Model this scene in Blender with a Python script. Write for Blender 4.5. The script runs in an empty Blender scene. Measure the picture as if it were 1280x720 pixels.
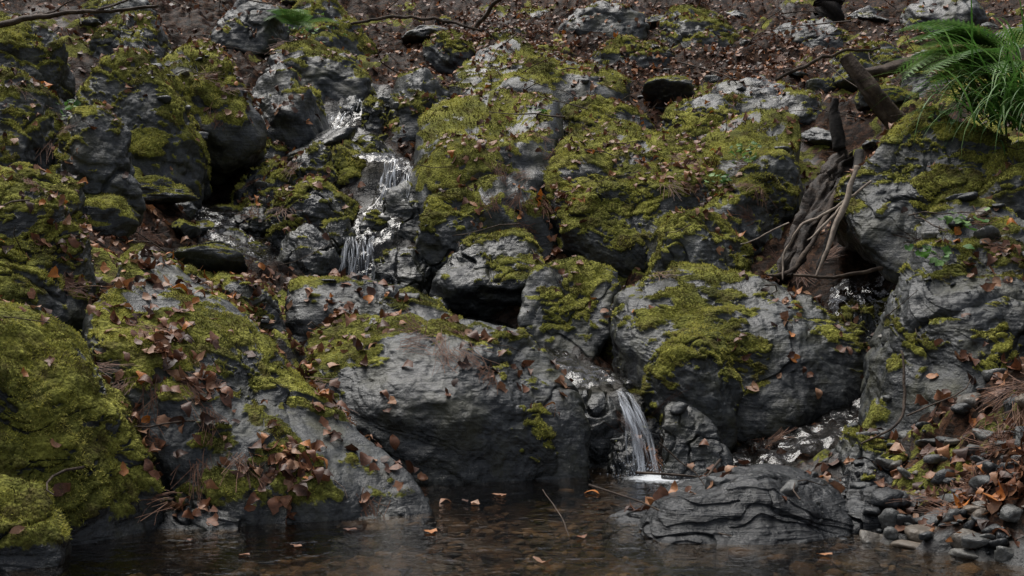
import bpy, bmesh, math, random, time
import numpy as np
from mathutils import Vector, Matrix
T0=time.time()
rng=np.random.default_rng(7); random.seed(7)
scene=bpy.context.scene
# ------------------------------------------------------------ numpy noise
_perm=np.random.default_rng(3).permutation(256).astype(np.int32)
_perm=np.concatenate([_perm,_perm,_perm])
_g=np.array([[1,1,0],[-1,1,0],[1,-1,0],[-1,-1,0],[1,0,1],[-1,0,1],[1,0,-1],[-1,0,-1],[0,1,1],[0,-1,1],[0,1,-1],[0,-1,-1],[1,1,0],[-1,1,0],[0,-1,1],[0,-1,-1]],dtype=np.float32)
def perlin(p):
    p=np.asarray(p,dtype=np.float32)
    i=np.floor(p).astype(np.int32); f=p-i; i&=255
    u=f*f*f*(f*(f*6-15)+10)
    out=[]
    for dx in (0,1):
        for dy in (0,1):
            for dz in (0,1):
                h=_perm[_perm[_perm[i[:,0]+dx]+i[:,1]+dy]+i[:,2]+dz]&15
                g=_g[h]
                out.append(g[:,0]*(f[:,0]-dx)+g[:,1]*(f[:,1]-dy)+g[:,2]*(f[:,2]-dz))
    a=[out[k]+(out[k+4]-out[k])*u[:,0] for k in range(4)]
    b0=a[0]+(a[2]-a[0])*u[:,1]; b1=a[1]+(a[3]-a[1])*u[:,1]
    return b0+(b1-b0)*u[:,2]
def fbm(p,o=4,g=.5):
    s=0;a=1.;q=np.asarray(p,dtype=np.float32)
    for k in range(o):
        s=s+a*perlin(q+17.3*k); q=q*2.03; a*=g
    return s
def ridged(p,o=3):
    s=0;a=1.;q=np.asarray(p,dtype=np.float32)
    for k in range(o):
        s=s+a*(1-2*np.abs(perlin(q+31.1*k))); q=q*2.1; a*=.5
    return s
def ss(a,b,x):
    t=np.clip((x-a)/(b-a),0,1); return t*t*(3-2*t)
def worley2(x,y,seed=0):
    ix=np.floor(x).astype(np.int64); iy=np.floor(y).astype(np.int64)
    F=np.full(x.shape,9.0); R=np.zeros(x.shape)
    for dx in(-1,0,1):
        for dy in(-1,0,1):
            cx=(ix+dx+seed)&255; cy=(iy+dy)&255
            h=_perm[_perm[cx]+cy]; h2=_perm[h+91]; h3=_perm[h2+57]
            d=np.hypot(ix+dx+h/255.-x, iy+dy+h2/255.-y)
            m=d<F; F=np.where(m,d,F); R=np.where(m,h3/255.,R)
    return F,R
# ------------------------------------------------------------ mesh helper
def mesh_np(name,V,F,attrs=None,mat=None,smooth=True,origin=None):
    V=np.asarray(V,dtype=np.float32); F=np.asarray(F,dtype=np.int32)
    me=bpy.data.meshes.new(name)
    if origin is None: origin=V.mean(0)
    origin=np.asarray(origin,dtype=np.float32)
    n=F.shape[1]
    me.vertices.add(len(V)); me.vertices.foreach_set("co",(V-origin).ravel())
    me.loops.add(F.size); me.loops.foreach_set("vertex_index",F.ravel())
    me.polygons.add(len(F)); me.polygons.foreach_set("loop_start",np.arange(0,F.size,n,dtype=np.int32))
    me.polygons.foreach_set("loop_total",np.full(len(F),n,dtype=np.int32))
    me.polygons.foreach_set("use_smooth",np.full(len(F),smooth,dtype=bool))
    me.update(calc_edges=True)
    for k,a in (attrs or {}).items():
        at=me.attributes.new(k,'FLOAT','POINT'); at.data.foreach_set("value",np.asarray(a,dtype=np.float32))
    ob=bpy.data.objects.new(name,me); ob.location=[float(t) for t in origin]
    scene.collection.objects.link(ob)
    if mat: me.materials.append(mat)
    return ob
def vnormals(V,F):
    t=F[:,:3]
    if F.shape[1]==4: n=np.cross(V[F[:,2]]-V[F[:,0]],V[F[:,3]]-V[F[:,1]])
    else: n=np.cross(V[t[:,1]]-V[t[:,0]],V[t[:,2]]-V[t[:,0]])
    N=np.zeros_like(V)
    for c in range(F.shape[1]):
        for k in range(3): N[:,k]+=np.bincount(F[:,c],weights=n[:,k],minlength=len(V))
    return N/(np.linalg.norm(N,axis=1,keepdims=True)+1e-9)
_ico={}
def ico(l):
    if l not in _ico:
        bm=bmesh.new(); bmesh.ops.create_icosphere(bm,subdivisions=l,radius=1)
        _ico[l]=(np.array([v.co[:] for v in bm.verts],dtype=np.float64),np.array([[v.index for v in f.verts] for f in bm.faces],dtype=np.int32)); bm.free()
    return _ico[l]
# ------------------------------------------------------------ node helper
class NT:
    def __init__(s,name):
        s.m=bpy.data.materials.new(name); s.m.use_nodes=True; s.t=s.m.node_tree; s.t.nodes.clear()
        s.out=s.n('ShaderNodeOutputMaterial'); s.pos=s.n('ShaderNodeNewGeometry').outputs['Position']
    def n(s,ty,**k):
        a=s.t.nodes.new(ty)
        for q,v in k.items(): setattr(a,q,v)
        return a
    def l(s,a,b): s.t.links.new(a,b)
    def put(s,sock,v):
        if isinstance(v,bpy.types.NodeSocket): s.l(v,sock)
        elif v is not None:
            if isinstance(v,tuple) and len(v)==3 and sock.type=='RGBA': v=v+(1,)
            sock.default_value=v
    def noise(s,scale,detail=4,rough=.55,dist=0,vec=None):
        a=s.n('ShaderNodeTexNoise'); a.inputs['Scale'].default_value=scale; a.inputs['Detail'].default_value=detail
        a.inputs['Roughness'].default_value=rough; a.inputs['Distortion'].default_value=dist
        s.l(vec or s.pos,a.inputs['Vector']); return a.outputs['Fac']
    def vor(s,scale,out='Distance',vec=None):
        a=s.n('ShaderNodeTexVoronoi'); a.inputs['Scale'].default_value=scale; s.l(vec or s.pos,a.inputs['Vector']); return a.outputs[out]
    def mapv(s,sc,rot=(0,0,0)):
        a=s.n('ShaderNodeMapping'); s.l(s.pos,a.inputs['Vector']); a.inputs['Scale'].default_value=sc; a.inputs['Rotation'].default_value=rot; return a.outputs[0]
    def ramp(s,f,stops):
        a=s.n('ShaderNodeValToRGB'); e=a.color_ramp.elements
        while len(e)<len(stops): e.new(.5)
        for k,(p,c) in enumerate(stops):
            e[k].position=p; e[k].color=(c,c,c,1) if not isinstance(c,tuple) else c+(1,)
        s.l(f,a.inputs[0]); return a.outputs[0]
    def mix(s,f,a,b,bt='MIX'):
        m=s.n('ShaderNodeMix',data_type='RGBA',blend_type=bt); s.put(m.inputs[0],f); s.put(m.inputs[6],a); s.put(m.inputs[7],b); return m.outputs[2]
    def math(s,op,a,b=0.,c=0.,clamp=False):
        m=s.n('ShaderNodeMath',operation=op); m.use_clamp=clamp; s.put(m.inputs[0],a); s.put(m.inputs[1],b); s.put(m.inputs[2],c); return m.outputs[0]
    def attr(s,name):
        a=s.n('ShaderNodeAttribute'); a.attribute_name=name; return a.outputs['Fac']
    def bump(s,h,st,d,nrm=None):
        b=s.n('ShaderNodeBump'); b.inputs['Strength'].default_value=st; b.inputs['Distance'].default_value=d; s.l(h,b.inputs['Height'])
        if nrm: s.l(nrm,b.inputs['Normal'])
        return b.outputs[0]
    def bsdf(s,col,rough=.6,nrm=None,spec=.5,**k):
        b=s.n('ShaderNodeBsdfPrincipled'); s.put(b.inputs['Base Color'],col); s.put(b.inputs['Roughness'],rough); s.put(b.inputs['Specular IOR Level'],spec)
        if nrm: s.l(nrm,b.inputs['Normal'])
        for q,v in k.items(): s.put(b.inputs[q.replace('_',' ')],v)
        return b.outputs[0]
    def mixs(s,f,a,b):
        m=s.n('ShaderNodeMixShader'); s.put(m.inputs[0],f); s.l(a,m.inputs[1]); s.l(b,m.inputs[2]); return m.outputs[0]
    def done(s,sh): s.l(sh,s.out.inputs[0]); return s.m
def moss_color(t):
    c=t.ramp(t.noise(3.2,4,.6),[(.28,(.065,.07,.022)),(.45,(.19,.195,.042)),(.6,(.37,.365,.075)),(.8,(.46,.43,.12))])
    c=t.mix(t.ramp(t.noise(7,4,.7),[(.50,0.),(.65,.75)]),c,(.085,.06,.027))
    c=t.mix(t.ramp(t.noise(70,2,.6),[(.35,0.),(.7,1.)]),t.mix(1.,c,(.4,.4,.4),'MULTIPLY'),c)
    return c
def rock_material(name,soil=False):
    t=NT(name)
    base=t.ramp(t.noise(2.5,6,.62,.6),[(.28,(.008,.010,.012)),(.5,(.021,.025,.028)),(.72,(.068,.075,.076))])
    st=t.noise(1,5,.6,0,t.mapv((3,5,38),(.45,-.3,0)))
    base=t.mix(t.ramp(st,[(.4,0.),(.7,.5)]),base,(.013,.015,.016))
    base=t.mix(t.ramp(t.noise(30,4,.7),[(.48,0.),(.72,.5)]),base,(.14,.145,.135))
    base=t.mix(t.ramp(t.noise(4.5,4,.7),[(.48,0.),(.66,.6)]),base,(.060,.058,.024))
    wet=t.attr('wet'); spec=.46
    if soil:
        base=t.mix(.5,base,(.014,.011,.009))
        cell=t.n('ShaderNodeTexVoronoi'); cell.inputs['Scale'].default_value=24; t.l(t.pos,cell.inputs['Vector'])
        bw=t.n('ShaderNodeSeparateColor'); t.l(cell.outputs['Color'],bw.inputs[0])
        lit=t.ramp(bw.outputs[0],[(0.,(.012,.008,.006)),(.4,(.032,.017,.011)),(.75,(.068,.033,.019)),(1.,(.11,.06,.035))])
        lit=t.mix(t.ramp(t.noise(45,4,.7),[(.42,0.),(.62,.85)]),lit,(.008,.006,.005))
        base=t.mix(t.attr('litter'),base,lit); spec=t.math('MULTIPLY_ADD',t.attr('litter'),-.38,.4,True)
    base=t.mix(wet,base,t.mix(1.,base,(.42,.43,.44),'MULTIPLY'))
    h=t.math('ADD',t.noise(24,7,.66),t.math('MULTIPLY',st,.55))
    nr=t.bump(h,.7,.018)
    ro=t.math('MULTIPLY_ADD',wet,-.26,t.math('MULTIPLY_ADD',t.noise(9,3),.45,.29),True)
    rk=t.bsdf(base,ro,nr,spec)
    mh=t.math('ADD',t.noise(120,3,.7),t.math('MULTIPLY',t.vor(75),-.8))
    ms=t.bsdf(moss_color(t),.95,t.bump(mh,.8,.02),.12)
    f=t.math('ADD',t.attr('moss'),t.math('MULTIPLY_ADD',t.noise(30,5,.78),1.7,-.88))
    f=t.ramp(f,[(.38,0.),(.58,1.)])
    return t.done(t.mixs(f,rk,ms))
M_rock=rock_material('mossy_rock'); M_ground=rock_material('forest_ground',True)
def simple(name,stops,rough=.7,scale=12,attr=None,spec=.3,bump=.3,trans=0.,bs=60):
    t=NT(name); f=t.attr(attr) if attr else t.noise(scale,6,.65)
    c=t.ramp(f,stops)
    if attr: c=t.mix(.55,c,t.mix(1.,c,t.ramp(t.noise(bs,4,.6),[(.3,.35),(.7,1.5)]),'MULTIPLY'))
    b=t.bsdf(c,rough,t.bump(t.noise(bs,5,.6),bump,.01),spec)
    if trans>0:
        tr=t.n('ShaderNodeBsdfTranslucent'); t.l(c,tr.inputs[0]); b=t.mixs(trans,b,tr.outputs[0])
    return t.done(b)
M_leaf=simple('dead_leaf',[(0.,(.03,.014,.009)),(.3,(.09,.036,.019)),(.6,(.18,.072,.034)),(.88,(.28,.155,.09)),(1.,(.42,.14,.02))],.5,attr='rnd',trans=.12,spec=.35)
M_needle=simple('dead_needles',[(0.,(.045,.02,.012)),(.6,(.11,.048,.027)),(1.,(.18,.095,.055))],.7,attr='rnd')
M_stone=simple('stone',[(0.,(.012,.014,.016)),(.5,(.036,.039,.040)),(.85,(.10,.10,.092)),(1.,(.11,.085,.06))],.4,attr='rnd',bump=.8,spec=.4)
M_pebble=simple('pebble',[(0.,(.03,.022,.015)),(.5,(.07,.05,.033)),(.85,(.12,.095,.065)),(1.,(.2,.17,.13))],.7,attr='rnd',bump=.5)
M_bark=simple('weathered_wood',[(.3,(.018,.012,.009)),(.5,(.05,.034,.024)),(.72,(.12,.09,.066))],.8,scale=14,bump=.8)
M_log=simple('rotten_wood',[(.35,(.008,.006,.005)),(.55,(.03,.02,.014)),(.75,(.08,.055,.038))],.7,scale=22,bump=1.,spec=.3)
M_pale=simple('pale_twig',[(.3,(.12,.09,.07)),(.7,(.34,.28,.22))],.7,scale=20)
M_char=simple('black_wood',[(.3,(.006,.005,.005)),(.7,(.025,.02,.017))],.8,scale=20,bump=.8)
M_mossb=simple('moss_blade',[(0.,(.06,.065,.02)),(.25,(.12,.09,.035)),(.45,(.22,.22,.045)),(.75,(.42,.40,.08)),(1.,(.54,.49,.14))],.9,attr='rnd',spec=.1,trans=.3,bs=4)
M_green=simple('green_leaf',[(0.,(.03,.08,.015)),(.6,(.08,.19,.035)),(1.,(.20,.32,.10))],.5,attr='rnd',spec=.3,trans=.3)
t=NT('wet_slate'); st=t.noise(1,6,.65,0,t.mapv((3,4,60),(.12,-.18,0)))
c=t.ramp(st,[(.3,(.004,.005,.006)),(.55,(.011,.013,.015)),(.75,(.04,.04,.04))])
M_slate=t.done(t.bsdf(c,t.ramp(t.noise(12,4),[(.3,.18),(.7,.48)]),t.bump(t.math('ADD',t.math('MULTIPLY',st,1.5),t.noise(40,6,.6)),.7,.015),.42))
# ------------------------------------------------------------ stream path
path=np.array([(-1.35,11.5,2.66,.10),(-1.30,11.25,2.52,.11),(-1.36,11.0,2.42,.12),(-1.48,10.8,2.2,.13),(-1.44,10.6,2.06,.18),(-1.2,10.2,1.98,.20),(-.95,9.8,1.90,.15),(-.86,9.62,1.84,.10),(-.90,9.42,1.52,.11),(-.98,9.1,1.40,.16),(-1.0,8.78,1.24,.14),(-1.03,8.58,.93,.15),(-.85,8.4,.84,.22),(-.4,8.1,.72,.28),(0.,7.5,.57,.22),(.2,7.15,.5,.2),(.45,6.85,.44,.15),(.54,6.6,.39,.11),(.60,6.42,.12,.11),(.7,6.2,-.02,.2)])
path2=np.array([(2.2,8.0,.95,.15),(2.05,7.5,.78,.15),(2.0,7.1,.55,.15),(1.8,6.7,.27,.16),(1.42,6.45,.14,.18),(1.15,6.3,.07,.18),(.95,6.15,.0,.15),(.85,6.0,-.03,.2)])
path3=np.array([(-2.9,9.8,1.72,.2),(-2.5,9.4,1.55,.35),(-2.1,9.1,1.45,.35),(-1.8,8.75,1.2,.35),(-1.4,8.45,1.0,.3),(-1.0,8.4,.86,.2)])
def pathdist(x,y,P):
    best=np.full(x.shape,9e9); z=np.zeros(x.shape); w=np.ones(x.shape)
    for a,b in zip(P[:-1],P[1:]):
        d=b-a; L=d[0]**2+d[1]**2
        tt=np.clip(((x-a[0])*d[0]+(y-a[1])*d[1])/L,0,1)
        q=np.hypot(x-a[0]-tt*d[0],y-a[1]-tt*d[1]); m=q<best
        best=np.where(m,q,best); z=np.where(m,a[2]+tt*d[2],z); w=np.where(m,a[3]+tt*d[3],w)
    return best,z,w
# ------------------------------------------------------------ terrain
C=np.array([(0,2,-.2),(0,3,-.15),(0,4,-.12),(-.8,4,-.13),(.8,4,-.10),(0,5,-.13),(-.6,4.6,-.13),(.2,5.8,-.16),(-1.3,4.2,-.14),(.8,5.6,-.12),(1.1,5.0,-.06),
(-1.5,3.7,-.15),(-2.2,4,.35),(-1.75,4.1,-.1),(-3,4,.9),(-1.6,4.9,-.05),(-2.2,5.2,.7),(-1.3,5.4,.1),(-.9,5.3,-.1),(-1.5,6,.55),(-2.3,6,.95),(-1.3,6.6,.65),(-1.7,7.1,.85),(-.6,6.6,.1),(-.4,7.3,.4),
(-1.4,7.9,.85),(-2.0,7.7,.95),(-2.8,7,1.45),(-3.4,8.5,2.15),(-2.8,9,1.85),(-4.2,10,2.85),(-2.9,10.5,2.6),(-2.4,9.8,1.8),(-1.8,12,2.9),(-2.8,13,3.6),(-1.1,13.4,3.4),(0,14,3.75),(1.9,14.5,3.9),(1.7,12.5,3.0),(2.8,12.5,3.15),(4.2,12,3.2),(5.2,13,3.7),
(2.1,8.5,1.2),(1.5,8.0,.75),(.3,8.3,.8),(3.2,8,1.6),(2.7,6.8,1.0),(2.1,5.2,.46),(1.66,5.3,.15),(1.35,5.3,.02),(1.76,4.5,.14),(1.35,4.3,-.07),(1.65,4.0,.0),(2.2,4,.36),(3,4.5,.9),(1.4,6.2,-.02),(2.0,7.2,.5),
(-.2,8.8,1.0),(.9,9.5,1.3),(1.1,11,2.15),(.1,12,2.7),(2.6,10.5,2.25),(3.4,9.8,2.35),(.6,10.,1.7),(-.6,9.8,1.65),(.6,7.1,.3),(1.1,7.2,.2),(.9,6.6,.05),(2.2,3,.35),(-1.9,3,.1),
(-2.0,10.9,2.4),(0,16,4.6),(-4,16,5.2),(4,16,4.7),(-8,10,4.6),(8,10,4.4),(-7,5,2.6),(6.5,5,2.2),(-6,0,1.6),(6,0,1.5),(0,0,-.35),(0,-6,-1.2),(0,24,8.6),(-12,24,11),(12,24,10),(-16,5,5.5),(16,5,5),(0,60,27),(-50,60,34),(50,60,32),(-50,0,14),(50,0,13),(0,-40,-7),(-40,-40,5),(40,-40,4)],dtype=float)
def ker(r): return np.sqrt(r*r+.09)
Dm=ker(np.hypot(C[:,None,0]-C[None,:,0],C[:,None,1]-C[None,:,1]))
n=len(C); A=np.zeros((n+3,n+3)); A[:n,:n]=Dm; A[:n,n]=1;A[:n,n+1:]=C[:,:2];A[n:,:n]=A[:n,n:].T
W=np.linalg.solve(A,np.concatenate([C[:,2],[0,0,0]]))
def tbase(x,y):
    h=W[n]+W[n+1]*x+W[n+2]*y
    for k in range(n): h=h+W[k]*ker(np.hypot(x-C[k,0],y-C[k,1]))
    return h
def axis(a,b,step,lo,hi,g=1.12):
    mid=list(np.arange(a,b,step)); s=step; v=b; up=[]
    while v<hi: up.append(v); s*=g; v+=s
    s=step; v=a-step; dn=[]
    while v>lo: dn.append(v); s*=g; v-=s
    return np.array(dn[::-1]+mid+up)
xs=axis(-3.6,3.6,.021,-60,60); ys=axis(3.7,14.5,.023,-45,75)
X,Y=np.meshgrid(xs,ys); x=X.ravel(); y=Y.ravel()
h=tbase(x,y)
p3=np.stack([x,y,np.zeros_like(x)],1)
lump=fbm(p3*1.7,4); det=fbm(p3*9+5,3); rd=ridged(p3*1.1+9,3)
d1,z1,w1=pathdist(x,y,path); d2,z2,w2=pathdist(x,y,path2); d3,z3,w3=pathdist(x,y,path3)
far=ss(14,22,y)
pool=ss(.0,-.1,h)
h=h+(1-pool*.75)*(.11*lump+.022*det+.05*rd-.03)+far*.6*fbm(p3*.25,3)
F1,R1=worley2(x*6.5+.6*lump,y*6.5,3); F2,R2=worley2(x*14,y*14+.5*det,40)
stz=ss(0,.5,fbm(p3*.9+40,3)+.35)
h=h+(1-.5*pool)*(.06*stz*np.clip(1-(F1/.62)**2,0,1)*(R1>.3)+.018*np.clip(1-(F2/.6)**2,0,1)*(R2>.35))
for d,z,w in((d1,z1,w1),(d2,z2,w2),(d3,z3,w3)):
    k=np.exp(-(d/(w*1.15))**4)
    h=h*(1-k)+k*(z-.035+.05*det+.05*lump)
wet=np.maximum.reduce([ss(.8,.3,d1-w1*.5),ss(.5,.15,d2-w2*.5),ss(.8,.3,d3-w3*.5),ss(.12,.03,h),.35+.5*lump])
wet=np.clip(wet,0,1)
V=np.stack([x,y,h],1)
ny,nx=X.shape; idx=np.arange(nx*ny).reshape(ny,nx)
F=np.stack([idx[:-1,:-1],idx[:-1,1:],idx[1:,1:],idx[1:,:-1]],-1).reshape(-1,4)
N=vnormals(V,F)
moss=ss(-.1,.3,fbm(p3*1.3+70,4)+.3*det-.06-.25*(y>11))*ss(.35,.7,N[:,2])*ss(.35,.7,np.minimum(d1,d3))*(h>.08)*.95
litter=np.clip(ss(-.5,-.05,fbm(p3*.8+20,4)+.15+.3*(y>10.5))*ss(.15,.45,N[:,2])*ss(.15,.4,d1),0,1)*(h>.06)
litter=np.maximum(litter,pool*.5)
mesh_np('ground',V,F,{'moss':moss,'wet':wet*(1-.6*pool),'litter':litter},M_ground,origin=(0,0,0))
T1=time.time()
# ------------------------------------------------------------ boulders
MOSS_SRC=[]
def rock(name,pts,seed,lv=7,moss=0.,wet=0.,p=9,strata=1.,amp=1.,sdir=(.35,-.25,.9),cuts=8,mat=None,mb=(),mnz=.58,dz=0.):
    r=np.random.default_rng(seed)
    pts=np.array(pts,dtype=float); pts[:,2]+=dz
    bm=bmesh.new(); [bm.verts.new(q) for q in pts]; res=bmesh.ops.convex_hull(bm,input=bm.verts)
    c=pts.mean(0); pl=[]
    if c[1]>9.3: lv=min(lv,6)
    if c[1]>11: moss-=.14
    bm.normal_update()
    for f in bm.faces:
        nn=np.array(f.normal[:]); o=np.dot(nn,np.array(f.verts[0].co[:])-c)
        if o<0: nn=-nn;o=-o
        if o<.01: continue
        if all(np.dot(nn,q[0])<.97 for q in pl): pl.append((nn,o))
    bm.free()
    for k in range(cuts):
        nn=r.normal(size=3); nn/=np.linalg.norm(nn); o=np.max((pts-c)@nn)*r.uniform(.75,.95); pl.append((nn,o))
    dims=pts.max(0)-pts.min(0); size=float(dims.mean())
    D,Fc=ico(lv); d=D*dims; d/=np.linalg.norm(d,axis=1,keepdims=True)
    off=r.uniform(0,50,3)
    dw=d+.11*np.stack([fbm(d*1.8+off+k*9,2) for k in range(3)],1)*amp
    dw/=np.linalg.norm(dw,axis=1,keepdims=True)
    s=0
    for nn,o in pl: s=s+np.maximum(0,dw@nn/o)**p
    rr=s**(-1/p)*1.04
    P=c+d*rr[:,None]
    sd=np.array(sdir,float)+r.normal(size=3)*.08; sd/=np.linalg.norm(sd)
    q=P+off
    w=fbm(q*2.2,3)
    a=q@sd*15+w*1.6
    lay=perlin(np.stack([a,q[:,0]*1.3,q[:,1]*1.3],1)); lay2=perlin(np.stack([a*2.7,q[:,0]*3,q[:,1]*3],1))
    crack=np.clip(1-np.abs(fbm(q*(1.5/size)+9,3))*12,0,1)**1.5
    crease=1-2.6*np.abs(perlin(q*(2.3/size)+40+.3*w[:,None]))
    disp=amp*(.08*size*fbm(q*(1.5/size),3)+.028*size*crease+.022*fbm(q*6,3))+strata*(.010*np.round(lay*3)/3*1.2+.008*lay+.005*lay2)-.03*crack*amp+.006*fbm(q*22,2)
    P=P+d*disp[:,None]
    N=vnormals(P,Fc); 
    if np.mean(np.sum(N*d,1))<0: N=-N
    b=np.zeros(len(P))
    for (mx,my,mz,mr,mv) in mb:
        b+=mv*np.exp(-np.sum((P-np.array([mx,my,mz]))**2,1)/(mr*mr))
    m=ss(-.15,.2,(N[:,2]-mnz)*1.05+moss-.04+b+.75*fbm(q*2.2+3,4)+.42*fbm(q*9,2))
    wv=np.clip(wet+.25+ss(.22,.04,P[:,2]+.08*w)+.6*w,0,1)
    m=m*(1-ss(.10,.03,P[:,2]))
    P=P+N*(m*(.016+.012*fbm(q*11,2)+.006*fbm(q*32,2)))[:,None]
    ob=mesh_np(name,P,Fc,{'moss':m,'wet':wv},mat or M_rock,origin=c)
    if mat is None: MOSS_SRC.append((P,Fc,m,N))
    return ob
def box(x0,x1,y0,y1,z0,z1,sk=.25,tilt=0,seed=0):
    r=np.random.default_rng(seed+500); out=[]
    for a in(0,1):
        for b in(0,1):
            for c in(0,1):
                k=sk if c else 0.06
                X=x0+(x1-x0)*(a+(k*r.uniform(.2,1.1))*(1-2*a)); Yv=y0+(y1-y0)*(b+(k*r.uniform(.2,1.1)*(1.5 if not b else 1))*(1-2*b))
                Z=z0+(z1-z0)*(c*(1-.25*r.random()-.22*(1-b)))+tilt*(X-(x0+x1)/2)
                out.append((X,Yv,Z))
    out.append(((x0+x1)/2,y0+(y1-y0)*.6,z1)); out.append(((x0+x1)/2+.1*(x1-x0),y0,z0+.4*(z1-z0))); out.append((x0,(y0+y1)/2,z0+.45*(z1-z0))); out.append((x1,(y0+y1)/2,z0+.45*(z1-z0)))
    return out
# centre
rock('mossy_boulder',[(-1.12,6.45,.60),(-1.0,6.9,.78),(-.6,6.6,.73),(-.1,6.6,.73),(.04,6.6,.70),(.2,6.5,.61),(.33,6.3,.46),(.38,6.15,.25),(.37,6.1,-.2),(-.15,5.93,-.2),(-.5,5.86,-.15),(-.85,5.98,.12),(-1.0,7.2,.5),(.3,7.0,.3),(0,7.1,.6),(-.9,7.1,-.1),(-.5,6.06,.46),(-.1,6.0,.34),(-1.0,6.1,.40)],1,8,-.36,.25,p=12,strata=.6,amp=.8,cuts=3,dz=-.02,mb=[(-.8,6.35,.65,.32,.75),(-.3,6.45,.68,.28,.5)])
rock('boulder',[(-1.25,7.3,.97),(-.85,7.2,.95),(-.2,7.0,.66),(-1.2,6.95,.78),(-.5,7.5,.88),(-1.3,7.8,.85),(-.15,7.4,.5),(-1.3,7.0,.2),(-.2,6.9,.2)],2,7,-.40,.3,strata=.9,amp=.8)
rock('mossy_boulder',[(.55,7.2,.72),(.6,7.3,.90),(.86,7.5,1.01),(1.18,7.5,1.03),(1.44,7.4,.97),(1.8,7.2,.8),(1.93,7.0,.68),(1.93,6.8,.38),(1.55,6.55,.1),(1.1,6.5,.1),(.75,6.7,.3),(.68,6.92,.6),(1.5,6.68,.5),(1.0,8.0,.8),(1.7,7.8,.6),(.6,7.9,.5),(.6,7.5,.0),(1.8,7.6,.0),(1.1,6.6,-.1)],3,8,-.24,.2,p=12,strata=.6,amp=.8,cuts=3,mb=[(.8,7.0,.75,.4,.5)])
rock('mossy_boulder',[(.68,6.7,.45),(.78,6.6,.66),(1.0,6.62,.72),(1.18,6.5,.4),(1.12,6.38,.05),(.78,6.45,.1),(.95,6.38,.44),(.7,7,.2),(1.15,7,.6),(.74,6.52,.4)],4,7,.34,.1,p=8,strata=.4,cuts=3)
rock('boulder',[(.03,7.6,.72),(.06,7.75,.92),(.3,7.9,1.05),(.6,7.9,1.02),(.66,7.6,.7),(.5,7.4,.45),(.13,7.4,.45),(.1,8.3,.8),(.6,8.3,.9),(.3,7.6,.2)],5,7,-.12,.3,cuts=3,strata=.6)
rock('boulder',[(-.58,8.3,.98),(-.38,8.5,1.2),(0,8.5,1.3),(.19,8.4,1.17),(.17,8.1,.95),(-.42,8.05,.88),(-.3,9,1.1),(.1,9,1.1),(-.3,8.5,.5),(.2,8.5,.5)],6,7,-.2,.4,cuts=3,strata=.7)
# mound
rock('mossy_outcrop',[(-.62,8.8,1.2),(-.6,9.3,1.83),(-.79,10.5,2.4),(-.27,10.8,2.58),(.42,10.5,2.38),(.36,9.6,1.9),(.14,8.75,1.3),(-.22,8.75,1.52),(-.5,8.9,1.5),(-.6,10.5,1.2),(.4,10.2,1.0),(-.5,8.9,.7),(.2,8.9,.7)],7,8,-.12,.05,p=12,strata=1.,sdir=(.7,-.2,.6),mb=[(-.5,9.2,1.6,.4,.35),(-.6,10.3,2.3,.4,.4)])
rock('mossy_outcrop',[(.18,9,1.52),(.28,9.5,1.97),(.6,10,2.22),(1.3,10,2.2),(1.5,9.4,1.86),(1.38,8.6,1.22),(.85,8.4,1.08),(.3,8.55,1.15),(.78,8.75,1.60),(.9,10.4,1.2),(.4,9,.6),(1.3,9,.6)],8,8,.27,0.,p=9,strata=.7)
rock('mossy_outcrop',[(1.42,9.7,2.08),(1.86,9.9,2.34),(2.2,9.7,2.2),(2.06,9,1.65),(1.62,8.45,1.15),(1.18,8.25,1.0),(1.4,8.5,1.4),(1.9,9.,1.8),(1.9,10.3,1.2),(1.3,8.8,.6),(2.0,8.9,.7)],9,7,.16,0.,strata=.7)
rock('mossy_boulder',box(.85,1.6,8.0,8.8,.6,1.45,.25,seed=10),10,7,.35,0.,strata=.4)
rock('mossy_boulder',box(-.65,-.15,8.55,9.1,.9,1.62,.25,seed=12),12,7,.3,0.,strata=.4)
rock('rock_slab',[(-.6,11.3,2.65),(-.31,12.5,3.12),(.48,12.8,3.28),(1.15,12,2.95),(.85,10.8,2.42),(-.13,10.7,2.45),(.3,11.4,2.9),(-.3,11.4,2.0),(1,11.5,2.0)],13,7,.0,0.,strata=1.1)
rock('rock_slab',box(1.6,2.85,10.4,11.8,1.9,2.82,.2,-.1,14),14,7,-.2,.4,strata=1.)
rock('mossy_boulder',box(-1.1,-.55,10.6,11.4,2.0,2.78,.25,0,15),15,7,.2,0.)
rock('mossy_boulder',box(.3,1.2,10.2,11.,1.8,2.55,.25,0,16),16,6,.15,0.)
rock('mossy_boulder',box(1.2,2.0,10.1,10.8,1.9,2.5,.25,0,117),117,6,.15,0.)
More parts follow.
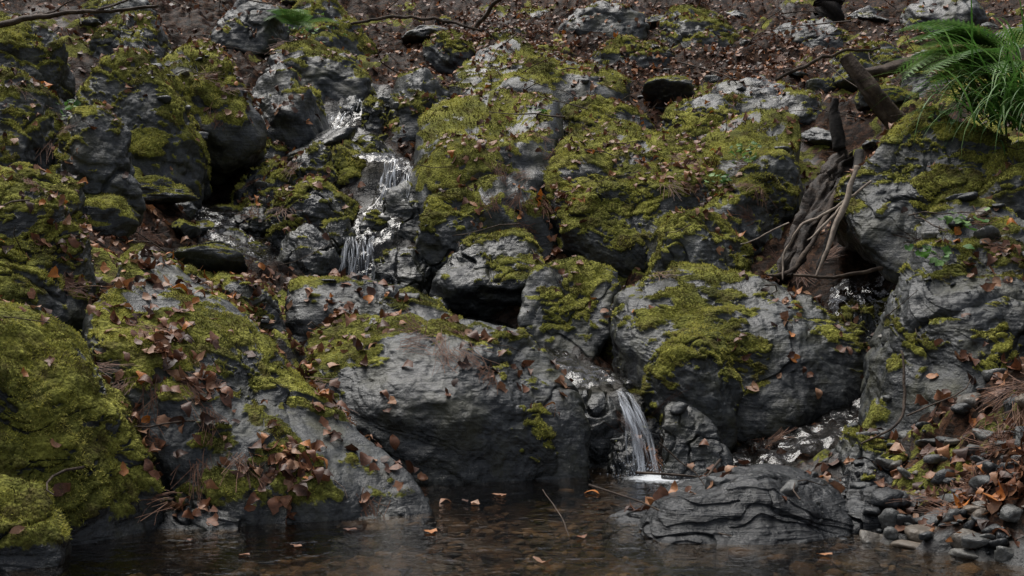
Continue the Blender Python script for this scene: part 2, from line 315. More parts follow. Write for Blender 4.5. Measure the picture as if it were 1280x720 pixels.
# left upper
rock('mossy_outcrop',box(-3.15,-2.2,8.6,9.6,1.3,2.65,.3,-.35,20),20,7,.2,0.)
rock('mossy_outcrop',[(-2.85,9.9,2.2),(-2.7,10.1,2.85),(-2.3,9.9,2.8),(-1.9,9.5,2.25),(-1.85,9.5,1.85),(-2.3,9.2,1.9),(-2.6,9.3,2.3),(-2.4,10.6,2.8),(-2.,10.4,1.8),(-2.8,9.8,1.5)],21,7,.25,0.)
rock('boulder',box(-2.3,-1.55,10.2,11.0,1.7,2.9,.25,-.2,22),22,7,-.35,.35,strata=1.)
rock('mossy_boulder',box(-2.3,-1.25,11.2,12.2,2.3,3.2,.2,-.1,23),23,7,.1,.1)
rock('boulder',[(-2.7,7.7,1.9),(-2.5,7.7,2.05),(-2.3,7.7,1.85),(-2.2,7.6,1.3),(-2.3,7.5,1.2),(-2.7,7.5,1.3),(-2.75,7.8,1.5),(-2.5,8.2,1.7),(-2.5,7.45,1.7),(-2.5,7.8,.9)],24,7,-.1,.1,cuts=3)
rock('boulder',box(-2.85,-2.15,11.8,12.5,3.0,3.7,.2,0,25),25,7,-.3,0.)
rock('mossy_outcrop',box(-2.5,-1.4,12.6,13.8,2.9,4.05,.3,-.35,26),26,7,.4,0.)
rock('mossy_boulder',box(-3.6,-2.7,7.4,8.4,1.2,2.3,.3,-.3,27),27,7,.1,0.)
rock('mossy_boulder',box(-3.1,-2.35,6.6,7.5,.9,1.66,.3,-.2,28),28,7,.1,0.)
rock('mossy_outcrop',box(-4.3,-3.2,8.6,9.8,1.8,3.0,.3,-.3,29),29,7,.0,0.)
# wet ledges
for k,(b,mo) in enumerate([((-1.78,-1.1,8.8,9.5,1.1,1.72),-.05),((-1.6,-1.12,8.25,8.75,.7,1.38),-.25),((-2.3,-1.6,8.5,9.0,.9,1.3),-.2),((-2.1,-1.6,9.3,9.9,1.3,1.85),.1),((-1.5,-1.05,9.7,10.3,1.5,2.08),.05),((-.95,-.55,8.3,8.8,.6,1.22),-.3),((-2.7,-2.2,8.7,9.3,1.1,1.6),-.15),((-1.3,-.95,9.95,10.5,1.6,2.15),-.2),((-1.9,-1.4,7.9,8.4,.6,1.08),-.1),((-.95,-.58,9.0,9.55,1.0,1.7),-.3),((-2.2,-1.75,10.,10.6,1.7,2.2),0),((-1.2,-.75,7.7,8.3,.4,.98),-.35),((-1.75,-1.3,9.5,9.9,1.5,2.0),.1),((-.75,-.35,7.75,8.2,.4,.85),-.4),((-1.3,-1.08,8.5,8.9,.9,1.42),-.3),((-2.9,-2.4,9.3,9.7,1.3,1.8),-.1),((-2.05,-1.7,8.9,9.3,1.2,1.5),-.3),((-1.28,-1.08,10.75,11.2,2.1,2.6),-.2),((-1.85,-1.6,10.6,11.2,2.1,2.65),-.1),((-1.5,-1.3,10.9,11.3,2.2,2.62),-.2),((-1.08,-.88,8.85,9.15,1.1,1.47),-.4),((-1.5,-1.3,10.35,10.65,1.8,2.14),-.3),((-.86,-.72,9.3,9.5,1.3,1.68),-.4)]):
    rock('streambed_rock',box(*b,.25,0,40+k),40+k,7 if k<14 else 6,mo,.65,p=8,strata=1.,cuts=5)
# right
rock('leaning_boulder',[(1.9,7.6,1.45),(2.33,7.7,1.92),(2.66,7.8,2.03),(2.9,7.6,1.72),(2.8,7.35,1.47),(2.5,7.1,1.05),(2.2,7.25,.95),(1.98,7.35,1.2),(2.6,8.4,1.7),(2.1,8.3,1.2),(2.45,7.25,1.45)],60,8,-.05,.1,p=14,strata=1.2,amp=.9,sdir=(.6,-.3,.7),cuts=5,mb=[(2.65,7.6,1.9,.35,.4),(2.35,7.5,1.7,.2,.2)])
rock('boulder',[(1.67,6,.4),(1.84,6,.67),(1.95,6.1,.86),(2.08,6.4,1.3),(2.35,6.5,1.4),(2.65,6.3,1.18),(2.3,5.7,.72),(2.15,5.6,.42),(1.8,5.65,.15),(2.4,7,1.0),(1.9,6.8,.6),(2.5,5.7,.3),(1.7,5.9,.0),(2.05,5.85,.8)],61,8,-.24,.15,p=12,strata=.9,amp=.9,cuts=4,mb=[(2.0,6.2,.95,.25,.4),(1.8,6.,.6,.2,.35)])
rock('boulder',box(1.38,1.72,5.3,5.75,-.1,.28,.2,0,62),62,7,-.1,.3,strata=1.2)
rock('boulder',box(2.5,3.4,6.8,7.8,.8,1.75,.3,0,63),63,7,.1,0.)
rock('boulder',box(1.8,2.1,6.95,7.4,.3,.8,.2,0,64),64,7,-.3,.8)
# fall ledge rocks
rock('streambed_rock',[(.74,6.2,.30),(.8,6.3,.36),(.95,6.25,.28),(1.08,6.1,.05),(1.0,5.98,-.1),(.74,6.03,-.1),(.72,6.1,.12),(.95,6.4,.2),(.75,6.4,.2)],66,7,-.5,.6,p=8,cuts=2,strata=.4,amp=.8)
rock('streambed_rock',box(.2,.54,6.38,6.95,-.2,.46,.1,0,67),67,7,-.5,.7,p=10,strata=1.,cuts=3)
rock('streambed_rock',box(.46,.85,6.5,7.0,-.2,.36,.08,0,68),68,7,-.5,.8,p=10,strata=1.,cuts=3)
rock('streambed_rock',box(.50,.64,6.16,6.45,-.2,.20,.15,0,65),65,6,-.5,.9,p=10,strata=1.,cuts=3)
# foreground left bank
rock('mossy_bank_rock',[(-2.0,4.6,.85),(-1.86,5.0,.82),(-1.62,4.98,.64),(-1.46,4.85,.42),(-1.3,4.74,.08),(-1.33,4.7,-.1),(-1.55,4.42,-.1),(-1.9,4.2,.05),(-2.3,4.4,.5),(-2.2,5.2,.8),(-1.5,5.3,.3),(-1.62,4.55,.25)],70,8,.22,-.1,p=8,strata=.8,cuts=3,amp=1.1,mnz=.4)
rock('mossy_bank_rock',[(-1.75,6,1.13),(-1.41,6.1,.86),(-1.15,5.9,.67),(-.9,5.7,.46),(-.56,5.4,.21),(-.29,5.13,.0),(-.3,5.1,-.15),(-.8,4.86,-.12),(-1.26,4.86,-.12),(-1.8,5.7,.98),(-1.42,5.25,.56),(-1.7,5.2,.72),(-1.0,5.1,.27),(-1.6,6.6,.75),(-.9,6.,.2),(-2.0,5.6,.5),(-1.1,4.93,.15)],71,8,-.1,.0,p=12,strata=.8,amp=.75,sdir=(.75,-.2,.6),cuts=1,mb=[(-1.2,5.1,.35,.35,.3),(-1.05,5.65,.55,.25,.2),(-.5,5.25,.15,.2,.25)])
rock('mossy_bank_rock',box(-2.7,-1.88,5.2,6.1,.6,1.42,.3,-.35,72),72,8,.15,0.)
rock('mossy_bank_rock',box(-2.1,-1.40,3.95,4.4,-.3,.27,.25,-.3,73),73,7,.35,0.)
rock('streambed_rock',box(-.95,-.26,4.93,5.35,-.2,.13,.15,0,74),74,7,-.5,.6,strata=1.2,p=8)
rock('streambed_rock',box(-1.45,-.95,4.7,5.1,-.2,.10,.15,0,75),75,7,-.5,.6,strata=1.2,p=8)
rock('boulder',box(-2.3,-1.6,6.3,7.3,.5,1.12,.3,-.2,76),76,7,.0,0.)
rock('boulder',box(-1.7,-1.2,6.6,7.2,.5,.98,.3,-.1,77),77,7,-.05,0.)
# top
for k,(b,mo,nm) in enumerate([((.4,1.5,13.6,14.4,3.3,4.0),-.25,'rock_slab'),((.75,1.7,12.6,13.3,2.9,3.5),.25,'mossy_boulder'),((-.35,.2,12.9,13.5,3.0,3.6),.3,'mossy_boulder'),((1.5,2.6,13.2,14.2,3.1,3.97),.05,'boulder'),((-.2,.6,14.2,15,3.5,4.1),-.1,'boulder'),((2.6,3.6,12.8,13.6,3.1,3.7),-.15,'rock_slab'),((3.8,4.8,12.3,13.2,3.0,3.8),-.1,'boulder'),((2.9,3.7,11.4,12.2,2.6,3.2),.05,'mossy_boulder'),((-.9,-.4,12.6,13.1,3.0,3.5),-.1,'boulder'),((-4.1,-3.3,11.4,12.4,2.9,3.8),.0,'mossy_boulder'),((3.2,4.,9.8,10.6,2.2,2.85),.0,'boulder'),((-3.5,-2.9,10.3,11,2.6,3.2),.0,'boulder')]):
    rock(nm,box(*b,.22,0,80+k),80+k,6,mo,.05,strata=1.1)
# slate
rock('slate_rock',[(.5,5.1,.12),(.83,5.12,.19),(1.16,5.0,.18),(1.27,4.8,.10),(1.27,4.6,-.03),(.82,4.4,-.05),(.52,4.45,-.05),(.44,4.75,.05),(.6,4.65,.14),(1.0,4.62,.15),(.7,5.2,-.1),(1.2,5.1,-.1)],100,8,-.9,.8,p=18,strata=1.5,amp=.5,sdir=(.15,-.12,.97),cuts=2,mat=M_slate,dz=-.025)
rock('slate_rock',box(1.2,1.52,4.65,5.05,-.1,.16,.15,0,101),101,7,-.9,.8,strata=1.3,amp=.7,sdir=(.15,-.12,.97),mat=M_slate)
rock('slate_rock',box(.35,.62,4.75,5.2,-.15,.03,.15,0,102),102,7,-.9,.8,strata=1.3,amp=.7,sdir=(.15,-.12,.97),mat=M_slate)
T2=time.time()
# ------------------------------------------------------------ scatter basics
bpy.context.view_layer.update(); dg=bpy.context.evaluated_depsgraph_get()
def drop(x,y,top=30.):
    ok,loc,nr,i,ob,m=scene.ray_cast(dg,Vector((x,y,top)),Vector((0,0,-1)))
    return (loc,nr,ob.name) if ok else None
def sample(nmax,dens,ymin=3.8,ymax=15,nzmin=.35,zmin=.02,spots=(),only=None):
    out=[]
    for k in range(nmax):
        y=ymin+(ymax-ymin)*random.random()**1.2; x=random.uniform(-1,1)*(.44*y+.3)
        out.append((x,y,0))
    for (sx,sy,sr,c) in spots:
        for k in range(c): out.append((random.gauss(sx,sr),random.gauss(sy,sr),1))
    arr=np.array(out); dn=dens(arr)
    res=[]
    for (x,y,s),d in zip(out,dn):
        if not s and random.random()>d: continue
        q=drop(x,y)
        if q is None or q[1].z<nzmin or q[0].z<zmin: continue
        if only and not q[2].startswith(only): continue
        res.append((q[0][:],q[1][:]))
    return np.array([r[0] for r in res]),np.array([r[1] for r in res])
def frames(N,r):
    t=np.cross(N,r.normal(size=N.shape)); t/=np.linalg.norm(t,axis=1,keepdims=True)+1e-9
    return t,np.cross(N,t)
def stones(name,pts,nrm,smin,smax,lv=3,power=2.5,rocky=False,sink=.35,mat=None):
    D,Fc=ico(lv); var=[]
    for k in range(12):
        o=rng.uniform(0,40,3); d=D.copy(); s=0; pw=9 if rocky else 20
        for j in range(11):
            q=rng.normal(size=3); q/=np.linalg.norm(q); s=s+np.maximum(0,d@q/rng.uniform(.5,1.))**pw
        rr=np.minimum((s+1e-6)**(-1/pw),1.25)*(1+.16*fbm(d*1.5+o,3))
        if rocky: rr=rr+.03*fbm(d*7+o,3)+.02*perlin(np.stack([d[:,2]*9+o[0],d[:,0]*2,d[:,1]*2],1))
        var.append(d*rr[:,None])
    Vs=[];Rr=[]
    for k,(p,nn) in enumerate(zip(pts,nrm)):
        v=var[rng.integers(12)]; s=smin+(smax-smin)*rng.random()**power
        sc=np.array([1,rng.uniform(.5,1),rng.uniform(.28,.65)])*s*.5
        R=np.array(Matrix.Rotation(rng.uniform(0,6.28),3,'Z')@Matrix.Rotation(rng.normal()*.3,3,'X'))
        Vs.append((v*sc)@R.T+p+np.array([0,0,sc[2]*sink])); Rr.append(np.full(len(v),rng.random()))
    F=(np.arange(len(pts))[:,None,None]*len(D)+Fc[None]).reshape(-1,3)
    V=np.concatenate(Vs); Rr=np.concatenate(Rr)
    if rocky:
        N=vnormals(V,F); m=ss(-.1,.25,(N[:,2]-.6)+(Rr-.45)*.9+.6*fbm(V*2.5,3)-.2*(V[:,1]>11)); w_=np.clip(.3+.6*fbm(V*1.5,2),0,1)
        dd=pathdist(V[:,0],V[:,1],path)[0]; m*=ss(.15,.4,dd); w_=np.maximum(w_,ss(.7,.3,dd))
        MOSS_SRC.append((V,F,m,N)); return mesh_np(name,V,F,{'moss':m,'wet':w_},M_rock)
    return mesh_np(name,V,F,{'rnd':Rr},mat or M_stone)
Pr,Nr=sample(230,lambda a:np.clip(.3+.1*(a[:,1]>9.5),0,1)*(a[:,1]>7.4),ymin=7.4,nzmin=.2,spots=[(-2.3,9.2,.35,14),(-1.3,10.6,.3,10),(2.2,11.8,.7,8),(-2.,7.9,.25,6)],only='ground')
stones('scattered_rocks',Pr,Nr,.16,.6,5,1.6,True,.0)
# ------------------------------------------------------------ moss blades
Vs=[];Rs=[]
for P,Fc,m,N in MOSS_SRC:
    fm=m[Fc].mean(1); a=P[Fc[:,0]];b=P[Fc[:,1]];c=P[Fc[:,2]]
    ar=.5*np.linalg.norm(np.cross(b-a,c-a),axis=1)
    yy=a[:,1]; dens=np.where(yy<7.2,24000,np.where(yy<9.5,11000,5000))
    cl=ss(-.3,.04,fbm(a*9+50,3)+.0)
    lam=ar*dens*ss(.45,.85,fm)*(N[Fc[:,0],1]<.5)*cl; k=rng.poisson(lam); fi=np.repeat(np.arange(len(Fc)),k)
    if len(fi)==0: continue
    u=rng.random((len(fi),2)); u=np.where(u.sum(1,keepdims=True)>1,1-u,u)
    pt=a[fi]+u[:,:1]*(b-a)[fi]+u[:,1:]*(c-a)[fi]; nn=N[Fc[fi,0]]
    t,bt=frames(nn,rng); sc=(np.where(pt[:,1]<7.2,1.,np.where(pt[:,1]<9.5,1.4,2.0))*rng.uniform(.6,1.4,len(fi)))[:,None]
    tip=pt+(nn*.7+t*rng.normal(size=(len(fi),1))*.7+bt*rng.normal(size=(len(fi),1))*.7+np.array([0,0,.2]))*.008*sc
    Vs.append(np.stack([pt-t*.0026*sc-nn*.003,pt+t*.0026*sc-nn*.003,tip],1).reshape(-1,3))
    v=.42+.8*fbm(pt*2.5,3)+.5*fbm(pt*9,2)+rng.normal(size=len(fi))*.17
    Rs.append(np.repeat(np.clip(v,0,1),3))
V=np.concatenate(Vs)
mesh_np('moss_carpet',V,np.arange(len(V)).reshape(-1,3),{'rnd':np.concatenate(Rs)},M_mossb,smooth=False)
T3=time.time()
def ldens(a):
    p=np.stack([a[:,0],a[:,1],a[:,0]*0],1)
    d1,_,w1_=pathdist(a[:,0],a[:,1],path)
    return np.clip(ss(.0,.45,fbm(p*1.5+33,3)+.07+.45*(a[:,1]>10.5))*.9+.03,0,1)*ss(.1,.5,d1)
spots=[(-.87,5.02,.07,80),(-1.4,5.15,.10,60),(-1.45,5.4,.09,40),(-1.9,5.8,.2,150),(-1.25,6.35,.14,170),(-1.5,6.7,.2,180),(-.95,6.9,.1,40),(-.72,5.58,.07,35),(-.95,6.3,.1,16),(0.2,12.6,.5,500),(-.4,13.4,.6,800),(1.7,12.4,.5,600),(2.8,12.3,.6,650),(.8,15,1.2,900),(-3.2,8.,.5,260),(-3.4,10,.6,250),(-2.9,6.9,.4,160),(.3,8.9,.12,70),(1.,9.2,.2,90),(1.3,8.9,.12,60),(.1,9.8,.2,60),(1.4,9.7,.15,50),(-.3,9.3,.12,30),(1.2,10.6,.5,160),(2.0,4.7,.2,190),(1.75,4.4,.15,120),(1.5,5.2,.2,70),(2.3,6.0,.1,20),(-2.0,9.8,.3,110),(-1.5,9.2,.2,70),(-1.3,7.6,.2,80),(-1.8,10.0,.2,60),(.66,6.40,.035,30),(-.55,5.25,.06,14),(-1.0,4.85,.08,10),(-1.7,5.5,.15,40)]
L,LN=sample(18000,ldens,ymax=17,spots=spots)
rows=6; uu=np.linspace(0,1,rows); wd=np.sin(np.pi*uu**.8)**.8*.30; wd[0]=.01; wd[-1]=.0
def leaves(name,L,LN,smin,smax,mat,tilt=.35,curl=1.,wf=1.,lift=.006):
    n=len(L); r=rng
    nn=LN+r.normal(size=LN.shape)*tilt; nn/=np.linalg.norm(nn,axis=1,keepdims=True)
    t,bt=frames(nn,r); s=r.uniform(smin,smax,n); cu=r.normal(size=n)*.35*curl; fo=r.uniform(-.1,.55,n)*curl; tw=r.normal(size=n)*.5*curl
    wr=r.uniform(.75,1.25,n)*wf
    V=np.zeros((n,rows,3,3))
    for i in range(rows):
        for j in range(3):
            a=(uu[i]-.5)*s; w=(j-1)*wd[i]*s*wr*(1+.25*r.normal(size=n)*(0<i<rows-1))
            zc=cu*s*((uu[i]-.5)**2*4-.4)+np.abs(w)*fo+w*tw*(uu[i]-.5)+s*.03*r.normal(size=n)
            V[:,i,j]=L+t*a[:,None]+bt*w[:,None]+nn*(zc+lift+np.abs(cu)*s*.3)[:,None]
    base=np.arange(n)[:,None]*rows*3
    f=[]
    for i in range(rows-1):
        for j in range(2): f.append([i*3+j,i*3+j+1,(i+1)*3+j+1,(i+1)*3+j])
    F=(base[:,:,None]+np.array(f)[None]).reshape(-1,4)
    return mesh_np(name,V.reshape(-1,3),F,{'rnd':np.repeat(r.random(n),rows*3)},mat)
leaves('fallen_leaves',L,LN,.035,.08,M_leaf)
# a few leaves floating on / sunk in the pool
fl=np.array([(-.75,4.45,.004),(-.3,4.7,.004),(-.15,5.3,.004),(-.9,4.3,.004),(.25,4.6,.004),(-.05,5.55,.004),(-.6,4.75,.004),(.1,4.2,.004),(1.05,4.3,.004),(-1.15,4.55,.004),(-.2,5.4,.004),(-.28,5.36,.004),(.35,5.6,.004)])
leaves('floating_leaves',fl,np.tile([0,0,1.],(len(fl),1)),.04,.08,M_leaf,.05,.3,1.,.001)
# needles
def ndens(a):
    p=np.stack([a[:,0],a[:,1],a[:,0]*0],1); return ss(.0,.6,fbm(p*1.1+80,3)+.1)*.6
nsp=[(-1.35,4.95,.1,10),(-1.25,5.15,.1,8),(-.25,6.25,.12,6),(-2.0,9.3,.2,12),(-2.6,7.9,.25,20),(-1.9,8.9,.2,10),(.0,8.9,.15,10),(1.15,5.9,.08,6),(1.3,9.0,.2,8),(2.0,5.0,.2,24),(1.7,4.6,.2,16),(2.0,8.5,.3,14),(-2.2,6.2,.3,12),(.65,6.36,.05,10),(1.25,6.45,.04,6)]
L2,N2=sample(800,ndens,spots=nsp,nzmin=.25)
m=26; K=len(L2); N2/=np.linalg.norm(N2,axis=1,keepdims=True); t,bt=frames(N2,rng)
rep=lambda a:np.repeat(a,m,0)
q,nn,tt,bb=rep(L2),rep(N2),rep(t),rep(bt); n_=len(q)
sp=rng.normal(size=n_)*.45; ln=rng.uniform(.05,.14,n_)*(1+.03*q[:,1]); st_=rng.normal(size=(n_,2))*.025
dr=tt*np.cos(sp)[:,None]+bb*np.sin(sp)[:,None]; si=np.cross(nn,dr); w=.0010*(1+.06*q[:,1])
p0=q+tt*st_[:,:1]+bb*st_[:,1:]+nn*rng.uniform(.003,.02,(n_,1)); cb=rng.normal(size=n_)*.25
Vn=np.zeros((n_,4,2,3))
for i in range(4):
    u=i/3.; pp=p0+dr*(ln*u)[:,None]+si*(cb*ln*u*u)[:,None]+np.array([0,0,-1.])*(.25*ln*u*u*(1.1-nn[:,2]))[:,None]
    Vn[:,i,0]=pp-si*w[:,None]; Vn[:,i,1]=pp+si*w[:,None]
Fn=(np.arange(n_)[:,None,None]*8+np.array([[2*i,2*i+1,2*i+3,2*i+2] for i in range(3)])[None]).reshape(-1,4)
mesh_np('fallen_needles',Vn.reshape(-1,3),Fn,{'rnd':np.repeat(rng.random(n_),8)},M_needle,smooth=False)
# stones
def sdens(a):
    x,y=a[:,0],a[:,1]
    d1=pathdist(x,y,path)[0];d2=pathdist(x,y,path2)[0];d3=pathdist(x,y,path3)[0]
    return np.clip(.6*ss(.5,.1,d1)+.3*ss(.4,.1,d2)+.7*ss(.5,.1,d3)+.8*((x>1.25)&(y<5.6))+.05,0,1)
P3,N3=sample(2000,sdens,nzmin=.5,zmin=-.3,spots=[(1.75,4.9,.28,220),(1.5,4.4,.2,110),(1.5,5.5,.2,90),(2.2,6.3,.25,60),(-2.3,9.2,.3,60),(1.5,12.,.6,60)])
stones('gravel',P3,N3,.015,.15,3,3.,sink=.1)
P4,N4=sample(3000,lambda a:np.ones(len(a)),ymin=3.7,ymax=6.2,nzmin=.5,zmin=-.4)
m=(P4[:,2]<-.02); stones('pool_pebbles',P4[m],N4[m],.02,.12,2,2.5,mat=M_pebble)
T4=time.time()
# ------------------------------------------------------------ tubes
def tube(name,pts,rads,mat,seg=10,sub=10,wob=.01,parent=None,seed=0,gr=.45):
    P=np.array(pts,float); n=len(P); out=[];ro=[]
    for i in range(n-1):
        p0=P[max(i-1,0)];p1=P[i];p2=P[i+1];p3_=P[min(i+2,n-1)]
        for k in range(sub):
            u=k/sub; out.append(.5*((2*p1)+(-p0+p2)*u+(2*p0-5*p1+4*p2-p3_)*u*u+(-p0+3*p1-3*p2+p3_)*u**3)); ro.append(rads[i]+(rads[i+1]-rads[i])*u)
    out.append(P[-1]);ro.append(rads[-1]); Q=np.array(out);ro=np.array(ro)
    Q=Q+wob*np.stack([fbm(Q*5+k*20+seed,3) for k in range(3)],1)*2
    T=np.gradient(Q,axis=0);T/=np.linalg.norm(T,axis=1,keepdims=True)
    up=np.array([.13,.2,1.]); A_=np.cross(T,up);A_/=np.linalg.norm(A_,axis=1,keepdims=True);B_=np.cross(T,A_)
    an=np.linspace(0,2*np.pi,seg,endpoint=False); m=len(Q)
    rim=ro[:,None]*(1+gr*np.array([fbm(np.stack([np.cos(an)*2+seed,np.sin(an)*2,np.full(seg,i*.04)],1),3) for i in range(m)]))
    V=Q[:,None]+A_[:,None]*(np.cos(an)[None,:,None]*rim[:,:,None])+B_[:,None]*(np.sin(an)[None,:,None]*rim[:,:,None])
    V=V.reshape(-1,3); idx=np.arange(m*seg).reshape(m,seg); nx_=np.roll(idx,-1,1)
    F=np.stack([idx[:-1],nx_[:-1],nx_[1:],idx[1:]],-1).reshape(-1,4)
    V=np.concatenate([V,Q[:1],Q[-1:]]); e0=len(V)-2
    ob=mesh_np(name,V,F,None,mat)
    bm=bmesh.new(); bm.from_mesh(ob.data); bm.verts.ensure_lookup_table()
    for ring,e,fl in((idx[0],e0,1),(idx[-1],e0+1,0)):
        for k in range(seg):
            a,b=bm.verts[int(ring[k])],bm.verts[int(ring[(k+1)%seg])]; bm.faces.new((bm.verts[e],b,a) if fl else (bm.verts[e],a,b))
    bm.to_mesh(ob.data); bm.free()
    if parent: ob.parent=parent; ob.matrix_parent_inverse=parent.matrix_world.inverted()
    return ob
def empty(name,loc):
    e=bpy.data.objects.new(name,None); e.location=loc; scene.collection.objects.link(e); bpy.context.view_layer.update(); return e
dw=empty('driftwood_roots',(1.8,7.8,1.2))
tube('log',[(2.15,8.2,1.72),(1.95,8.0,1.5),(1.75,7.8,1.22),(1.6,7.6,.98)],[.08,.075,.06,.02],M_log,40,24,.01,dw,1,.9)
tube('log_split',[(2.05,7.9,1.55),(1.88,7.8,1.35),(1.75,7.7,1.15),(1.62,7.5,.96)],[.03,.04,.035,.01],M_log,24,20,.01,dw,21,.9)
tube('root_1',[(2.15,7.9,1.62),(1.95,7.75,1.45),(1.75,7.5,1.15),(1.62,7.4,1.0),(1.45,7.3,.98)],[.022,.02,.015,.012,.005],M_bark,8,12,.01,dw,2)
tube('root_2',[(1.98,7.35,1.6),(1.9,7.3,1.38),(1.78,7.2,1.15),(1.7,7.15,.96)],[.012,.016,.012,.006],M_pale,8,12,.006,dw,3)
tube('root_3',[(2.1,7.5,1.52),(1.9,7.45,1.38),(1.70,7.4,1.28),(1.58,7.4,1.1),(1.54,7.35,.95)],[.008,.010,.009,.007,.004],M_pale,8,12,.01,dw,4)
tube('root_4',[(1.6,7.4,1.28),(1.45,7.35,1.2),(1.3,7.3,1.15)],[.005,.004,.003],M_pale,6,8,.008,dw,5)
tube('root_5',[(1.65,7.5,.98),(1.9,7.4,.97),(2.1,7.3,1.0),(2.3,7.2,1.0)],[.008,.010,.012,.006],M_bark,8,8,.01,dw,6)
tube('root_6',[(2.2,8.1,1.75),(2.05,7.75,1.5),(1.9,7.6,1.2),(1.8,7.5,1.0)],[.03,.03,.025,.012],M_char,10,10,.01,dw,7)
tube('root_7',[(1.95,7.4,1.42),(1.82,7.3,1.3),(1.72,7.25,1.22),(1.66,7.2,1.17)],[.008,.007,.006,.003],M_pale,8,8,.006,dw,17)
tube('broken_trunk',[(2.17,8.3,2.40),(2.3,8.25,2.17),(2.52,8.2,1.90)],[.045,.055,.065],M_bark,24,16,.006,None,8,.7)
tube('charred_stub',[(2.07,8.2,2.12),(2.06,8.2,2.0),(2.08,8.15,1.78)],[.018,.035,.04],M_char,12,8,.006,None,9)
tube('fallen_log',[(2.4,8.7,2.36),(2.8,8.8,2.44),(3.3,9.0,2.48)],[.03,.045,.05],M_bark,14,10,.01,None,10)
br=empty('bare_branch',(-2.8,8,2.6))
tube('limb',[(-3.6,8.0,2.5),(-3.2,8,2.54),(-2.95,8,2.60),(-2.6,8,2.63),(-2.2,8,2.66)],[.022,.02,.018,.015,.01],M_bark,8,10,.01,br,11)
tube('twig_1',[(-2.6,8,2.63),(-2.4,7.95,2.68),(-2.25,7.9,2.72)],[.008,.006,.003],M_bark,6,6,.01,br,12)
tube('twig_2',[(-2.95,8,2.6),(-2.8,8,2.67),(-2.65,8,2.74)],[.008,.006,.003],M_bark,6,6,.01,br,13)
tube('fallen_branch',[(-.4,13.0,3.5),(-.15,12.8,3.75),(.1,12.7,3.95),(.3,12.6,4.0)],[.02,.018,.014,.006],M_bark,8,8,.02,None,31)
tube('fallen_branch',[(-1.6,12.6,3.5),(-1.2,12.5,3.55),(-.7,12.4,3.5),(-.3,12.3,3.35)],[.012,.018,.016,.008],M_bark,8,8,.02,None,32)
tube('fallen_branch',[(2.1,10.1,2.55),(2.5,10.2,2.75),(3.0,10.4,2.85)],[.012,.014,.01],M_bark,8,8,.02,None,33)
tube('stick',[(.13,5.45,.04),(.19,4.9,.02),(.22,4.35,-.03)],[.0015,.0022,.0015],M_bark,6,8,.002,None,14)
tube('curved_twig',[(1.75,5.75,.62),(1.74,5.65,.45),(1.68,5.55,.32),(1.5,5.5,.22)],[.005,.007,.006,.004],M_bark,6,8,.01,None,15)
tube('black_stump',[(3.4,13.8,4.15),(3.42,13.8,4.0),(3.4,13.8,3.6)],[.12,.16,.16],M_char,12,8,.03,None,16)
# random litter twigs
P5,N5=sample(560,lambda a:np.clip(.4+.6*(a[:,1]>9),0,1),nzmin=.4,ymax=16)
Vt=[];Ft=[];c0=0
for q in P5:
    a=rng.uniform(0,6.28); ln=rng.uniform(.12,.7)*(1+.5*(q[1]>10)); dr=np.array([math.cos(a),math.sin(a),rng.normal()*.3]); rr_=rng.uniform(.002,.006)*(1+.5*(q[1]>10)); si=np.array([-dr[1],dr[0],0]); up=np.array([0,0,1.]); cb=rng.normal()*.15
    for i in range(6):
        u=i/5-.5; c=q+np.array([0,0,.025])+dr*ln*u+si*cb*ln*(u*u*4)+up*.01*rng.normal()
        for k in range(5): Vt.append(c+(si*math.cos(k*1.2566)+up*math.sin(k*1.2566))*rr_*(1-.6*(i/5)))
    for i in range(5):
        for k in range(5): Ft.append([c0+i*5+k,c0+i*5+(k+1)%5,c0+(i+1)*5+(k+1)%5,c0+(i+1)*5+k])
    c0+=30
mesh_np('fallen_twigs',np.array(Vt),np.array(Ft),None,M_bark)
# ------------------------------------------------------------ plants
def grass(name,base,nb,lmin,lmax,dirc,spread,w,seed):
    r=np.random.default_rng(seed);V=[];F=[];R=[];c=0
    for k in range(nb):
        a=dirc+r.normal()*spread; L_=r.uniform(lmin,lmax); d=np.array([math.cos(a),math.sin(a),0]); el=r.uniform(.7,1.35); p=np.array(base)+np.array([r.normal()*.12,r.normal()*.15,r.normal()*.05]); s=np.array([-d[1],d[0],0]); dr=r.uniform(.8,2.2); st=10; v=r.random()
        for i in range(st+1):
            u=i/st; e=el-dr*u*1.1; 
            if i: p=p+(d*math.cos(e)+np.array([0,0,1.])*math.sin(e))*L_/st
            ww=w*(1-u**2.5)*r.uniform(.95,1.05); V+=[p-s*ww,p+np.array([0,0,-.3*ww]),p+s*ww]; R+=[min(1,v*.7+.3*u)]*3
        for i in range(st):
            for j in(0,1): F.append([c+i*3+j,c+i*3+j+1,c+i*3+j+4,c+i*3+j+3])
        c+=(st+1)*3
    return mesh_np(name,np.array(V),np.array(F),{'rnd':np.array(R)},M_green)
grass('grass_tuft',(3.0,7.7,1.98),150,.4,.95,math.pi*1.15,.7,.007,1)
grass('grass_tuft',(2.95,7.3,1.85),120,.35,.8,math.pi*1.2,.8,.0065,2)
